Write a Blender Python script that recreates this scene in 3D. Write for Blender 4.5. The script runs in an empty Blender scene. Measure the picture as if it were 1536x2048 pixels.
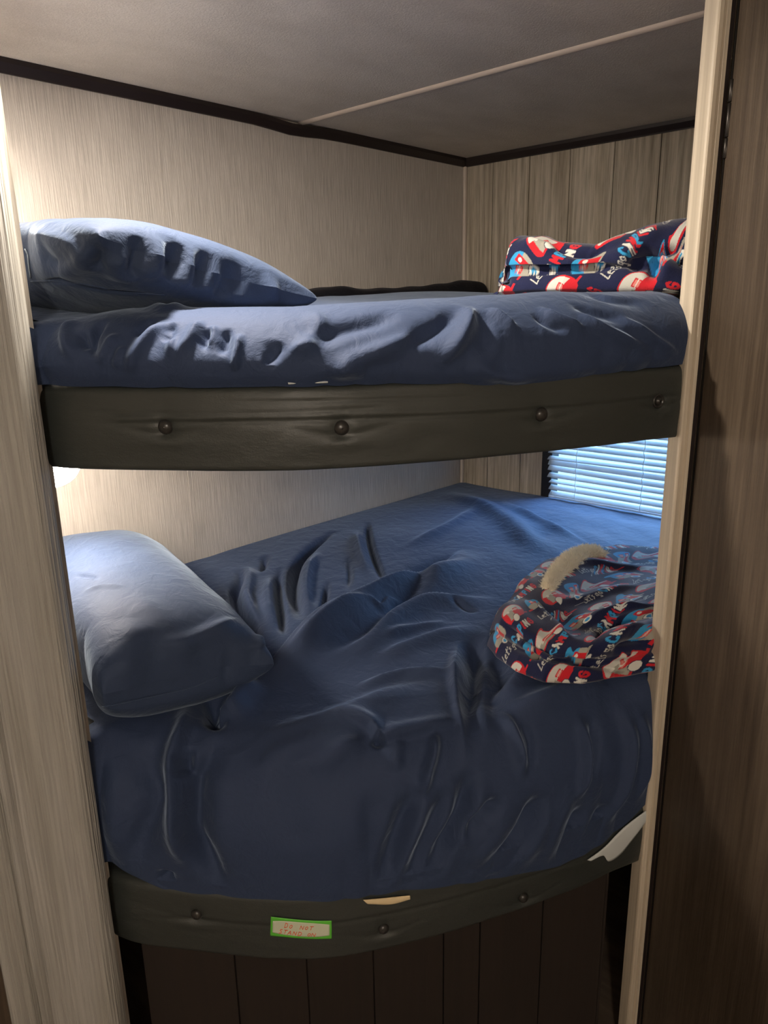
import bpy, math, random
import numpy as np
from mathutils import Vector, Matrix
from mathutils.bvhtree import BVHTree

# ------------------------------------------------------------------ camera, world, light, exposure
SC = bpy.context.scene
COL = SC.collection
F_PX, YAW, PITCH, ROLL = 1478.0, 0.7530, 0.26778, -0.018046
CAM = np.array([-2.670, -2.0076, 1.40])
_f = np.array([math.cos(YAW)*math.cos(PITCH), math.sin(YAW)*math.cos(PITCH), -math.sin(PITCH)])
_r = np.array([math.sin(YAW), -math.cos(YAW), 0.0]); _u = np.cross(_r, _f)
CR = math.cos(ROLL)*_r + math.sin(ROLL)*_u
CU = -math.sin(ROLL)*_r + math.cos(ROLL)*_u
cd = bpy.data.cameras.new('camera'); cam = bpy.data.objects.new('camera', cd); COL.objects.link(cam)
cd.sensor_fit = 'VERTICAL'; cd.sensor_height = 36.0; cd.lens = F_PX/2048*36.0; cd.clip_start = 0.02
M = Matrix(((CR[0], CU[0], -_f[0], CAM[0]), (CR[1], CU[1], -_f[1], CAM[1]), (CR[2], CU[2], -_f[2], CAM[2]), (0, 0, 0, 1)))
cam.matrix_world = M
SC.camera = cam
SC.view_settings.view_transform = 'Standard'; SC.view_settings.look = 'None'
SC.view_settings.gamma = 1.0; SC.view_settings.use_curve_mapping = False
SC.view_settings.exposure = 1.2

W = bpy.data.worlds.new('world'); SC.world = W; W.use_nodes = True
W.node_tree.nodes['Background'].inputs[0].default_value = (0.42, 0.68, 1.0, 1)
W.node_tree.nodes['Background'].inputs[1].default_value = 1.0

def area(name, loc, target, sx, sy, power, col):
    l = bpy.data.lights.new(name, 'AREA'); l.shape = 'RECTANGLE'; l.size = sx; l.size_y = sy
    l.energy = power; l.color = col
    o = bpy.data.objects.new(name, l); COL.objects.link(o); o.location = loc
    o.rotation_euler = (Vector(target)-Vector(loc)).to_track_quat('-Z', 'Y').to_euler()
    return o
H = 1.99; FLOOR = -0.42
pf = bpy.data.lights.new('corridor_light', 'POINT'); pf.energy = 21.0; pf.color = (1.0, .885, .76); pf.shadow_soft_size = .09
pfo = bpy.data.objects.new('corridor_light', pf); COL.objects.link(pfo); pfo.location = (-3.6, -2.85, 1.80)
area('daylight_outside_window', (0.75, -0.72, 1.25), (0, -0.72, 0.75), 0.8, 0.8, 26, (0.32, 0.60, 1.0))

LAMP_LO = (-2.01, -0.38, 1.060); LAMP_UP = (-2.03, -0.22, 1.70)
E_LO, E_UP = 58.0, 26.0          # emission of the lit lamp glass

area('ceiling_downlight', (-2.00, -.88, H-.02), (-1.95, -.90, 0), .07, .07, 10.5, (1.0, .88, .74))

# ------------------------------------------------------------------ helpers
rng = np.random.default_rng(7); random.seed(7)

def ray(px):
    v = _f*F_PX + (px[0]-768)*CR + (1024-px[1])*CU
    return v/np.linalg.norm(v)
def on_z(px, z): v = ray(px); return CAM + (z-CAM[2])/v[2]*v
def on_x(px, x): v = ray(px); return CAM + (x-CAM[0])/v[0]*v
def on_y(px, y): v = ray(px); return CAM + (y-CAM[1])/v[1]*v

def tag(o, label=None, cat=None, group=None, kind=None):
    if label: o['label'] = label
    if cat: o['category'] = cat
    if group: o['group'] = group
    if kind: o['kind'] = kind
    return o
def empty(name, loc, label, cat, group=None):
    o = bpy.data.objects.new(name, None); COL.objects.link(o); o.location = loc; o.empty_display_size = 0.05
    bpy.context.view_layer.update()
    return tag(o, label, cat, group)
def link(name, me, mat, parent=None, smooth=False):
    o = bpy.data.objects.new(name, me); COL.objects.link(o)
    if mat and not me.materials: me.materials.append(mat)
    if smooth:
        me.polygons.foreach_set('use_smooth', [True]*len(me.polygons))
    if parent:
        o.parent = parent
        bpy.context.view_layer.update()
        o.matrix_parent_inverse = parent.matrix_world.inverted()
    return o
def mesh_raw(V, F):
    me = bpy.data.meshes.new('mesh'); me.from_pydata([tuple(map(float, v)) for v in V], [], F); me.update(); return me
def boxes_mesh(bs):
    V = []; F = []
    for (x0, x1, y0, y1, z0, z1) in bs:
        n = len(V)
        V += [(x, y, z) for x in (x0, x1) for y in (y0, y1) for z in (z0, z1)]
        F += [tuple(n+i for i in q) for q in ((0,1,3,2), (4,6,7,5), (0,4,5,1), (2,3,7,6), (0,2,6,4), (1,5,7,3))]
    return mesh_raw(V, F)
def bevel(o, w, seg=2):
    m = o.modifiers.new('bevel', 'BEVEL'); m.width = w; m.segments = seg; m.limit_method = 'ANGLE'; return o
def box(name, b, mat, parent=None, bev=0, kind=None):
    o = link(name, boxes_mesh([b]), mat, parent)
    if bev: bevel(o, bev)
    if kind: o['kind'] = kind
    return o
def prism(plan, z0, z1):
    n = len(plan)
    V = [(p[0], p[1], z0) for p in plan]+[(p[0], p[1], z1) for p in plan]
    F = [tuple(range(n))[::-1], tuple(range(n, 2*n))]+[(i, (i+1) % n, n+(i+1) % n, n+i) for i in range(n)]
    return mesh_raw(V, F)
def grid_mesh(P, close_u=False):
    """P (n,m,3) -> mesh"""
    n, m = P.shape[:2]
    me = bpy.data.meshes.new('mesh')
    V = P.reshape(-1, 3).astype(np.float32)
    i = np.arange(n if close_u else n-1)[:, None]; j = np.arange(m-1)[None, :]
    i2 = (i+1) % n
    Q = np.stack([i*m+j, i2*m+j, i2*m+j+1, i*m+j+1], -1).reshape(-1, 4).astype(np.int32)
    me.vertices.add(len(V)); me.vertices.foreach_set('co', V.ravel())
    me.loops.add(Q.size); me.loops.foreach_set('vertex_index', Q.ravel())
    me.polygons.add(len(Q)); me.polygons.foreach_set('loop_start', np.arange(0, Q.size, 4, dtype=np.int32))
    me.polygons.foreach_set('loop_total', np.full(len(Q), 4, dtype=np.int32))
    me.polygons.foreach_set('use_smooth', np.ones(len(Q), dtype=bool))
    me.update(calc_edges=True)
    return me
def normals(P):
    du = np.gradient(P, axis=0); dv = np.gradient(P, axis=1)
    n = np.cross(du, dv); l = np.linalg.norm(n, axis=-1, keepdims=True); return n/np.maximum(l, 1e-9)
def catmull(pts, n):
    p = np.array(pts, float); p = np.vstack([2*p[0]-p[1], p, 2*p[-1]-p[-2]])
    k = len(p)-3; t = np.linspace(0, k-1e-6, n); i = t.astype(int); f = (t-i)[:, None]
    a, b, c, d = p[i], p[i+1], p[i+2], p[i+3]
    return 0.5*((2*b)+(c-a)*f+(2*a-5*b+4*c-d)*f**2+(3*b-a-3*c+d)*f**3)
def resample(c, n):
    s = np.r_[0, np.cumsum(np.linalg.norm(np.diff(c, axis=0), axis=1))]
    t = np.linspace(0, s[-1], n); return np.stack([np.interp(t, s, c[:, k]) for k in range(c.shape[1])], 1)
def sstep(x, a, b):
    t = np.clip((x-a)/(b-a), 0, 1); return t*t*(3-2*t)
def waves(P, freq, n, seed, stretch=(1, 1, 1)):
    g = np.random.default_rng(seed); out = np.zeros(P.shape[:-1])
    for _ in range(n):
        k = g.normal(size=3); k = k/np.linalg.norm(k)*freq*g.uniform(0.6, 1.5)*np.array(stretch)
        out += np.sin(P@k+g.uniform(0, 6.28))
    return out/math.sqrt(n)
def folds(P, N, fl, scale=1.0, wide=False):
    """real relief: each fold = (pixel polyline as measured, height m, width left m, width right m), laid onto the cloth in 3-D"""
    n, m = P.shape[:2]; s = max(1, min(n, m)//90)
    idx_i = np.unique(np.r_[np.arange(0, n, s), n-1]); idx_j = np.unique(np.r_[np.arange(0, m, s), m-1])
    C = P[np.ix_(idx_i, idx_j)]; a, b = C.shape[:2]
    polys = [(i*b+j, (i+1)*b+j, (i+1)*b+j+1, i*b+j+1) for i in range(a-1) for j in range(b-1)]
    bvh = BVHTree.FromPolygons([tuple(v) for v in C.reshape(-1, 3)], polys)
    disp = np.zeros((n, m)); V = P.reshape(-1, 3); NN = N.reshape(-1, 3); D = disp.reshape(-1)
    co = Vector(CAM)
    for (pl, A, wl, wr) in fl:
        pts = []
        for q in catmull(pl, 4*len(pl)):
            h = bvh.ray_cast(co, Vector(ray(q)))
            if h[0] is not None: pts.append(np.array(h[0]))
        if len(pts) < 2: continue
        if wide and pl[0][1] > 1455: wl, wr, A = wl*1.75, wr*1.75, A*(.55 if A > 0 else 1.25)
        pts = np.array(pts); W_ = 3.0*max(wl, wr)
        sel = np.where(((V > pts.min(0)-W_) & (V < pts.max(0)+W_)).all(1))[0]
        if not len(sel): continue
        X = V[sel]; Nn = NN[sel]
        best = np.full(len(sel), 1e9); sg = np.zeros(len(sel)); tt = np.zeros(len(sel))
        L = np.r_[0, np.cumsum(np.linalg.norm(np.diff(pts, axis=0), axis=1))]
        for k in range(len(pts)-1):
            e = pts[k+1]-pts[k]; l2 = e@e
            if l2 < 1e-10: continue
            t = np.clip(((X-pts[k])@e)/l2, 0, 1); d = X-(pts[k]+t[:, None]*e); dd = np.linalg.norm(d, axis=1)
            w = dd < best; best[w] = dd[w]
            side = (np.cross(np.broadcast_to(e, d.shape), d)*Nn).sum(1)
            sg[w] = side[w]; tt[w] = ((L[k]+t*math.sqrt(l2))/L[-1])[w]
        w = np.where(sg > 0, wl, wr)*(1.0 if wide else 1.15)
        tap = sstep(tt, 0, .34)*sstep(1-tt, 0, .34)
        D[sel] += 1.15*A*scale*tap*np.exp(-(best/w)**2)
    return disp

# ------------------------------------------------------------------ materials
def mat(name, base, rough=0.6, metal=0.0, spec=0.5, **kw):
    m = bpy.data.materials.new(name); m.use_nodes = True; b = m.node_tree.nodes['Principled BSDF']
    b.inputs['Base Color'].default_value = (*base, 1); b.inputs['Roughness'].default_value = rough
    b.inputs['Metallic'].default_value = metal; b.inputs['Specular IOR Level'].default_value = spec
    for k, v in kw.items(): b.inputs[k.replace('_', ' ')].default_value = v
    return m
def nd(m, t, **kw):
    n = m.node_tree.nodes.new(t)
    for k, v in kw.items():
        if k in n.inputs: n.inputs[k].default_value = v
        else: setattr(n, k, v)
    return n
def coords(m, scale, rot=(0, 0, 0)):
    c = nd(m, 'ShaderNodeTexCoord'); mp = nd(m, 'ShaderNodeMapping'); mp.inputs['Scale'].default_value = scale
    mp.inputs['Rotation'].default_value = rot
    m.node_tree.links.new(c.outputs['Object'], mp.inputs['Vector']); return mp.outputs['Vector']
def grain(m, layers, bump=None, bdist=0.002, bstr=0.5):
    """layers: (scale xyz, noise scale, detail, colour a, colour b, lo, hi, factor) mixed over each other; bump from listed layers"""
    L = m.node_tree.links; b = m.node_tree.nodes['Principled BSDF']; prev = None; hs = []
    for (sc, ns, det, ca, cb, lo, hi, fac) in layers:
        n = nd(m, 'ShaderNodeTexNoise'); n.inputs['Scale'].default_value = ns; n.inputs['Detail'].default_value = det
        L.new(coords(m, sc), n.inputs['Vector'])
        r = nd(m, 'ShaderNodeMapRange'); r.inputs['From Min'].default_value = lo; r.inputs['From Max'].default_value = hi
        L.new(n.outputs['Fac'], r.inputs['Value']); hs.append(r.outputs['Result'])
        mx = nd(m, 'ShaderNodeMix', data_type='RGBA'); mx.inputs['A'].default_value = (*ca, 1); mx.inputs['B'].default_value = (*cb, 1)
        L.new(r.outputs['Result'], mx.inputs['Factor']); c = mx.outputs['Result']
        if prev is not None:
            m2 = nd(m, 'ShaderNodeMix', data_type='RGBA'); m2.blend_type = 'MULTIPLY'; m2.inputs['Factor'].default_value = fac
            L.new(prev, m2.inputs['A']); L.new(c, m2.inputs['B']); c = m2.outputs['Result']
        prev = c
    L.new(prev, b.inputs['Base Color'])
    if bump is not None:
        bp = nd(m, 'ShaderNodeBump'); bp.inputs['Strength'].default_value = bstr; bp.inputs['Distance'].default_value = bdist
        L.new(hs[bump], bp.inputs['Height']); L.new(bp.outputs['Normal'], b.inputs['Normal'])
    return m
G1 = (1, 1, 1)
m_wallL = grain(mat('wallpaper_beige', (.5, .45, .41), 0.75, spec=.25), [((1, 1, .035), 260, 3, (.45, .415, .375), (.57, .53, .485), .35, .62, 1), ((1, 1, .2), 9, 2, (.93, .93, .93), G1, .3, .7, 1)], 0, .0012, .4)
m_plank = grain(mat('plank_greige', (.4, .36, .29), 0.6, spec=.3), [((1, 1, .02), 70, 5, (.38, .33, .265), (.60, .54, .445), .33, .62, 1), ((1, 1, .05), 190, 3, (.72, .72, .70), G1, .35, .55, .8), ((1, 1, .12), 14, 2, (.82, .80, .77), G1, .35, .6, 1)], 1, .001, .5)
m_ceil = grain(mat('ceiling_suede', (.42, .38, .34), 0.95, spec=.1), [((1, 1, 1), 260, 2, (.64, .59, .53), (.72, .67, .61), .3, .7, 1), ((1, 1.6, 1), 4.5, 5, (.90, .895, .89), G1, .35, .62, 1)], 0, .0008, .5)
m_cove = mat('dark_brown_trim', (.018, .011, .010), 0.5)
m_batten = mat('ceiling_batten', (.62, .54, .47), 0.5)
m_trim = grain(mat('grey_pine_trim', (.45, .4, .34), 0.55, spec=.35), [((1, 1, .018), 210, 3, (.345, .335, .315), (.43, .42, .395), .35, .62, 1), ((1, 1, .1), 18, 2, (.86, .85, .82), G1, .35, .6, 1)], 0, .0016, .8)
m_trim2 = grain(mat('cream_trim', (.55, .48, .38), 0.45, spec=.4), [((1, 1, .02), 90, 3, (.52, .45, .35), (.66, .58, .46), .35, .65, 1)], 0, .0004, .3)
m_door = grain(mat('brown_wood_laminate', (.12, .09, .06), 0.5, spec=.35), [((1, 1, .025), 95, 5, (.064, .046, .032), (.106, .079, .055), .33, .66, 1), ((1, 1, .06), 260, 3, (.8, .78, .76), G1, .35, .6, .7), ((1, 1, .25), 10, 3, (.75, .73, .70), G1, .35, .62, 1)], 1, .0006, .4)
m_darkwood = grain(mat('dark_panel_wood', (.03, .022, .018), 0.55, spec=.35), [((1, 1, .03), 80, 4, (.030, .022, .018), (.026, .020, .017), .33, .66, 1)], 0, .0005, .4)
m_metal = mat('dark_metal', (.045, .040, .036), 0.35, 0.8)
m_black = mat('black_frame', (.006, .006, .008), 0.4)
m_floor = grain(mat('vinyl_floor', (.1, .08, .06), 0.5), [((1, .1, 1), 30, 4, (.08, .06, .045), (.16, .12, .09), .35, .65, 1)])
m_back = mat('back_wall_paint', (.60, .54, .47), 0.8)
def fabric(name, col, sheen, tint, rough=.75):
    m = mat(name, col, rough, spec=.3, Sheen_Weight=sheen, Sheen_Roughness=.35, Sheen_Tint=(*tint, 1))
    L = m.node_tree.links; b = m.node_tree.nodes['Principled BSDF']
    n1 = nd(m, 'ShaderNodeTexNoise'); n1.inputs['Scale'].default_value = 900; n1.inputs['Detail'].default_value = 1
    L.new(coords(m, (1, 1, 1)), n1.inputs['Vector'])
    n2 = nd(m, 'ShaderNodeTexNoise'); n2.inputs['Scale'].default_value = 26; n2.inputs['Detail'].default_value = 6; n2.inputs['Roughness'].default_value = .55; n2.inputs['Distortion'].default_value = .6
    L.new(coords(m, (1, 1, 1)), n2.inputs['Vector'])
    b1 = nd(m, 'ShaderNodeBump'); b1.inputs['Strength'].default_value = .35; b1.inputs['Distance'].default_value = .0006; L.new(n1.outputs['Fac'], b1.inputs['Height'])
    b2 = nd(m, 'ShaderNodeBump'); b2.inputs['Strength'].default_value = .7; b2.inputs['Distance'].default_value = .006; L.new(n2.outputs['Fac'], b2.inputs['Height'])
    L.new(b1.outputs['Normal'], b2.inputs['Normal']); L.new(b2.outputs['Normal'], b.inputs['Normal'])
    return m
NAVY = (.031, .050, .108)
m_sheet = fabric('navy_cotton', NAVY, .35, (.6, .75, 1.0))
m_pillow = fabric('navy_pillowcase', (.034, .054, .108), .28, (.65, .8, 1.0))
m_throw = fabric('black_cloth', (.006, .006, .010), .05, (.5, .5, .6))
m_white = mat('mattress_white', (.62, .66, .66), 0.8)
m_foam = mat('foam_yellow', (.75, .60, .36), 0.9)
m_vinyl = mat('black_vinyl', (.036, .041, .038), 0.38, spec=.6)
def _vin():
    m = m_vinyl; L = m.node_tree.links; b = m.node_tree.nodes['Principled BSDF']
    a = nd(m, 'ShaderNodeTexNoise'); a.inputs['Scale'].default_value = 16; a.inputs['Detail'].default_value = 9; a.inputs['Roughness'].default_value = .62
    L.new(coords(m, (1, 1, 2.6)), a.inputs['Vector'])
    v = nd(m, 'ShaderNodeTexVoronoi'); v.feature = 'DISTANCE_TO_EDGE'; v.inputs['Scale'].default_value = 260; L.new(coords(m, (1, 1, 1)), v.inputs['Vector'])
    b1 = nd(m, 'ShaderNodeBump'); b1.inputs['Strength'].default_value = .3; b1.inputs['Distance'].default_value = .0006; L.new(v.outputs['Distance'], b1.inputs['Height'])
    b2 = nd(m, 'ShaderNodeBump'); b2.inputs['Strength'].default_value = .4; b2.inputs['Distance'].default_value = .004; L.new(a.outputs['Fac'], b2.inputs['Height'])
    L.new(b1.outputs['Normal'], b2.inputs['Normal']); L.new(b2.outputs['Normal'], b.inputs['Normal'])
    r = nd(m, 'ShaderNodeMapRange'); r.inputs['To Min'].default_value = .32; r.inputs['To Max'].default_value = .62; L.new(a.outputs['Fac'], r.inputs['Value']); L.new(r.outputs['Result'], b.inputs['Roughness'])
_vin()
m_button = mat('button_vinyl', (.03, .028, .026), 0.28)
m_board = mat('bunk_board', (.35, .30, .25), 0.7)
m_slat = mat('blind_slat', (.74, .76, .76), 0.45)
def _slat():
    m = m_slat; nt = m.node_tree; b = nt.nodes['Principled BSDF']; out = nt.nodes['Material Output']
    t = nt.nodes.new('ShaderNodeBsdfTranslucent'); t.inputs['Color'].default_value = (.75, .88, .95, 1)
    mx = nt.nodes.new('ShaderNodeMixShader'); mx.inputs[0].default_value = .2
    nt.links.new(b.outputs[0], mx.inputs[1]); nt.links.new(t.outputs[0], mx.inputs[2]); nt.links.new(mx.outputs[0], out.inputs[0])
_slat()
m_cord = mat('blind_cord', (.85, .88, .88), 0.6)
def glass(name):
    m = bpy.data.materials.new(name); m.use_nodes = True; nt = m.node_tree; nt.nodes.clear()
    o = nt.nodes.new('ShaderNodeOutputMaterial'); a = nt.nodes.new('ShaderNodeBsdfTransparent'); g = nt.nodes.new('ShaderNodeBsdfGlossy')
    g.inputs['Roughness'].default_value = .02; mx = nt.nodes.new('ShaderNodeMixShader'); mx.inputs[0].default_value = .06
    a.inputs[0].default_value = (.9, .95, 1, 1)
    nt.links.new(a.outputs[0], mx.inputs[1]); nt.links.new(g.outputs[0], mx.inputs[2]); nt.links.new(mx.outputs[0], o.inputs[0]); return m
m_glass = glass('window_glass')
def emis(name, col, s):
    m = mat(name, (.9, .9, .9), .4); b = m.node_tree.nodes['Principled BSDF']
    b.inputs['Emission Color'].default_value = (*col, 1); b.inputs['Emission Strength'].default_value = s; return m
m_lamps = [emis('lamp_glass_lit', (1.0, .875, .73), E_LO), emis('lamp_glass_lit_upper', (1.0, .875, .73), E_UP)]

# ------------------------------------------------------------------ room shell
L_END = -2.13          # end wall of the bunk alcove
Y_FOOT = -1.475        # partition behind the right jamb
XB, YB = -4.3, -3.4    # the corridor behind the camera
box('floor', (XB-.05, .05, YB-.05, .05, FLOOR-.05, FLOOR), m_floor, kind='structure')
box('ceiling', (XB-.05, .05, YB-.05, .05, H, H+.04), m_ceil, kind='structure')
box('wall_left', (XB-.05, .05, 0, .05, FLOOR, H), m_wallL, kind='structure')
box('wall_back', (XB-.05, XB, YB, 0, FLOOR, H), m_back, kind='structure')
box('wall_front', (XB, .05, YB-.05, YB, FLOOR, H), m_back, kind='structure')
# right wall with the window opening
WY0, WY1, WZ0, WZ1 = -1.30, -.445, .56, 1.12
wr = link('wall_right', boxes_mesh([(.012, .05, YB, WY0, FLOOR, H), (.012, .05, WY1, 0, FLOOR, H), (.012, .05, WY0, WY1, FLOOR, WZ0), (.012, .05, WY0, WY1, WZ1, H)]), m_darkwood)
wr['kind'] = 'structure'
ys = [0, -.1405, -.3105, -.486, -.661, -.830, -1.002, -1.174, -1.346, -1.47]
for k in range(len(ys)-1):
    a, b_ = ys[k+1]+.0018, ys[k]-.0018
    if k == 0: b_ = -.012
    bs = []
    if a >= WY1 or b_ <= WY0: bs.append((0, .012, a, b_, FLOOR, H))
    else:
        bs += [(0, .012, a, b_, FLOOR, WZ0), (0, .012, a, b_, WZ1, H)]
        if b_ > WY1: bs.append((0, .012, WY1, b_, WZ0, WZ1))
        if a < WY0: bs.append((0, .012, a, WY0, WZ0, WZ1))
    o = link('plank', boxes_mesh(bs), m_plank, wr)
# corner bead, cove trims, ceiling batten, wall seam
box('trim_1', (-.016, -.001, -.014, -.001, FLOOR, H-.03), m_batten, bev=.003, kind='structure')
def strip(name, pts, w, h, mat_, n):
    """a moulding whose section is offset by n (unit, into room) and down"""
    V = []; F = []
    for p in pts:
        p = np.array(p)
        for (a, c) in ((0, 0), (h[0], 0), (h[0]*.9, -w*.35), (h[0]*.35, -w*.9), (h[0]*.3, -w), (0, -w)):
            V.append(p+np.array(n)*a+np.array((0, 0, c)))
    k = 6
    for i in range(len(pts)-1):
        F += [(i*k+j, i*k+(j+1) % k, (i+1)*k+(j+1) % k, (i+1)*k+j) for j in range(k)]
    F += [tuple(range(k))[::-1], tuple((len(pts)-1)*k+j for j in range(k))]
    o = link(name, mesh_raw(V, F), mat_); o['kind'] = 'structure'; return o
sag = lambda x: H-.0005-.010*math.exp(-((x+.93)/.10)**2)
strip('trim_2', [(x, -.0005, sag(x)) for x in np.linspace(XB+.01, -.001, 60)], .031, (.022,), m_cove, (0, -1, 0))
strip('trim_3', [(-.0005, y, H-.0005) for y in np.linspace(-.001, YB+.01, 30)], .031, (.022,), m_cove, (-1, 0, 0))
bt = [( -.905, y, 0) for y in np.linspace(-.012, YB+.02, 40)]
V = []; F = []
for i, (x, y, z) in enumerate(bt):
    for a in np.linspace(0, math.pi, 9): V.append((x-.011*math.cos(a), y, H-.0005-.009*math.sin(a)))
for i in range(len(bt)-1): F += [(i*9+j, (i+1)*9+j, (i+1)*9+j+1, i*9+j+1) for j in range(8)]
F += [tuple(range(9)), tuple(range((len(bt)-1)*9, len(bt)*9))[::-1]]
o = link('trim_4', mesh_raw(V, F), m_batten, smooth=True); o['kind'] = 'structure'
box('trim_5', (-1.429, -1.425, -.0012, -.0002, FLOOR, H-.032), m_wallL, kind='structure')
# alcove end wall and foot partition
E_OP = np.array([.8125, -.583]); N_OP = np.array([-.583, -.8125])        # along the opening, and out of it
P0 = np.array([-2.176, -.794])                                            # right edge of the left post
box('wall_end', (L_END-.04, L_END, -.66, -.0005, FLOOR, H-.0005), m_wallL, kind='structure')
o = link('wall_foot', prism([(-.0005, Y_FOOT), (-1.205, Y_FOOT), tuple(P0*0+np.array([-1.246, -1.455])+E_OP*.001-N_OP*.031), tuple(np.array([-1.246, -1.455])+E_OP*.05-N_OP*.031), (-1.16, Y_FOOT-.05), (-.0005, Y_FOOT-.05)], FLOOR, H-.0005), m_plank); o['kind'] = 'structure'

# ------------------------------------------------------------------ left post (profiled trim) and dark wall beside it
def op(a, b):  # a along the opening from the post's right edge (negative = left), b out of the opening
    return P0+E_OP*a+N_OP*b
prof = [(-.035, -.05), (0, .0), (-.003, .009), (-.009, .019), (-.015, .0245), (-.020, .0275), (-.026, .0275), (-.030, .0255), (-.034, .026), (-.078, .0275), (-.122, .026), (-.128, .023), (-.134, .015), (-.141, .008), (-.150, .005), (-.156, .005), (-.159, .012), (-.164, .017), (-.205, .0175), (-.208, .013), (-.208, -.05)]
o = link('trim_6', prism([tuple(op(a, b)) for a, b in prof][::-1], FLOOR, H-.001), m_trim); o['kind'] = 'structure'
w = [op(-.209, -.05), op(-.209, .004), op(-1.0, .004), op(-1.0, -.05)]
o = link('wall_corridor', prism([tuple(q) for q in w][::-1], FLOOR, H-.001), m_door); o['kind'] = 'structure'
w = [op(-.006, -.052), op(-.2, -.052), (L_END-.04, -.66), (L_END, -.66)]
o = link('wall_return', prism([tuple(q) for q in w], FLOOR, H-.001), m_wallL); o['kind'] = 'structure'

# ------------------------------------------------------------------ right jamb, door, hinge
J0 = np.array([-1.246, -1.455])
def jp(a, b): return tuple(J0+E_OP*a+N_OP*b)
jprof = [(0, -.03), (0, .004), (.0015, .008), (.004, .010), (.011, .010), (.0125, .008), (.014, .005), (.0155, .008), (.0165, .011), (.0235, .011), (.025, .008), (.025, -.03)]
o = link('trim_7', prism([jp(a, b) for a, b in jprof], FLOOR, H-.001), m_trim2); o['kind'] = 'structure'
DANG = math.radians(231)
DD = np.array([math.cos(DANG), math.sin(DANG)]); DN = np.array([-DD[1], DD[0]])    # door runs back along DD; DN faces away from the bunk... checked below
HJ = np.array(jp(.035, .010))
if DN@(np.array([-2, -.5])-HJ) < 0: DN = -DN
def dq(a, b): return tuple(HJ+DD*a+DN*b)
d1 = link('door_1', prism([dq(.006, 0), dq(.70, 0), dq(.70, -.03), dq(.006, -.03)], FLOOR+.01, H-.01), m_door); d1['kind'] = 'structure'
bevel(d1, .001)
link('edge_strip', prism([dq(.0005, .0008), dq(.0055, .0008), dq(.0055, -.028), dq(.0005, -.028)], FLOOR+.01, H-.01), m_metal, d1)
link('dark_gap_filler', prism([jp(.0252, .006), jp(.0345, .006), jp(.0345, -.03), jp(.0252, -.03)], FLOOR+.01, H-.01), m_cove, o)  # dark filler strip, its colour stands in for the shade of the gap
# hinge: three knuckles on a pin
def tube(name, pts, r, mat_, parent=None, n=12, caps=True):
    V = []; F = []; pts = [np.array(p, float) for p in pts]
    rr = r if hasattr(r, '__len__') else [r]*len(pts)
    for i, p in enumerate(pts):
        t = pts[min(i+1, len(pts)-1)]-pts[max(i-1, 0)]; t /= np.linalg.norm(t)
        a = np.cross(t, (0, 0, 1) if abs(t[2]) < .9 else (1, 0, 0)); a /= np.linalg.norm(a); b = np.cross(t, a)
        for k in range(n): V.append(p+rr[i]*(math.cos(2*math.pi*k/n)*a+math.sin(2*math.pi*k/n)*b))
    for i in range(len(pts)-1): F += [(i*n+k, i*n+(k+1) % n, (i+1)*n+(k+1) % n, (i+1)*n+k) for k in range(n)]
    if caps: F += [tuple(range(n))[::-1], tuple((len(pts)-1)*n+k for k in range(n))]
    return link(name, mesh_raw(V, F), mat_, parent, smooth=True)
hp = np.array(jp(.035, .0155))
def hz(y):
    v = ray((1437 if y < 250 else 1430, y)); t = np.linalg.norm(hp-CAM[:2])/np.linalg.norm(v[:2]); return CAM[2]+t*v[2]
zs = [hz(y) for y in (161, 208, 278, 320)]
hin = link('hinge', prism([dq(.001, .0012), dq(.007, .0012), dq(.007, .0002), dq(.001, .0002)], zs[3], zs[0]), m_metal, d1)
for k in range(3):
    z1, z0 = zs[k]-.0008, zs[k+1]+.0008
    tube('knuckle', [(*hp, z0), (*hp, z0+.001), (*hp, z1-.001), (*hp, z1)], [.0036, .0045, .0045, .0036], m_metal, hin)

# ------------------------------------------------------------------ window and blind
w1 = link('window_1', boxes_mesh([(-.012, .045, WY1-.025, WY1+.022, WZ0-.02, WZ1+.02), (-.012, .045, WY0-.02, WY0+.025, WZ0-.02, WZ1+.02), (-.012, .045, WY0+.025, WY1-.025, WZ1-.012, WZ1+.02), (-.012, .045, WY0+.025, WY1-.025, WZ0-.02, WZ0+.02)]), m_black)
w1['kind'] = 'structure'; bevel(w1, .003)
box('pane', (.030, .034, WY0+.026, WY1-.026, WZ0+.021, WZ1-.013), m_glass, w1)
bl = empty('window_blind', (-.01, -.87, WZ1-.02), 'white horizontal slat blind, some slats crooked, over the window beside the lower bunk', 'blind')
SY0, SY1 = WY0+.01, -.462
def slat(y0, y1, z, tilt0, tilt1, dz0, dz1, x=-.026):
    n, m = 24, 7; P = np.zeros((n, m, 3))
    for i in range(n):
        s = i/(n-1); yy = y1+(y0-y1)*s; tl = tilt0+(tilt1-tilt0)*s; zz = z+dz0+(dz1-dz0)*min(1, s*1.8)
        for j in range(m):
            q = (j/(m-1)-.5)*.0255; c = .0016*(1-(2*j/(m-1)-1)**2)
            P[i, j] = (x+q*math.cos(tl)-c*math.sin(tl), yy, zz+q*math.sin(tl)+c*math.cos(tl))
    me = grid_mesh(P); o = link('slat', me, m_slat, bl)
    sm = o.modifiers.new('solid', 'SOLIDIFY'); sm.thickness = .0006
    return o
zz = .654; k = 0; T = math.radians(38)
crook = {2: (-.30, .0, 0, 0, .004), 4: (.18, .05, .006, -.001, .004), 5: (.30, .1, .003, .002, 0), 6: (-.2, -.06, -.004, .002, 0)}
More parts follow.
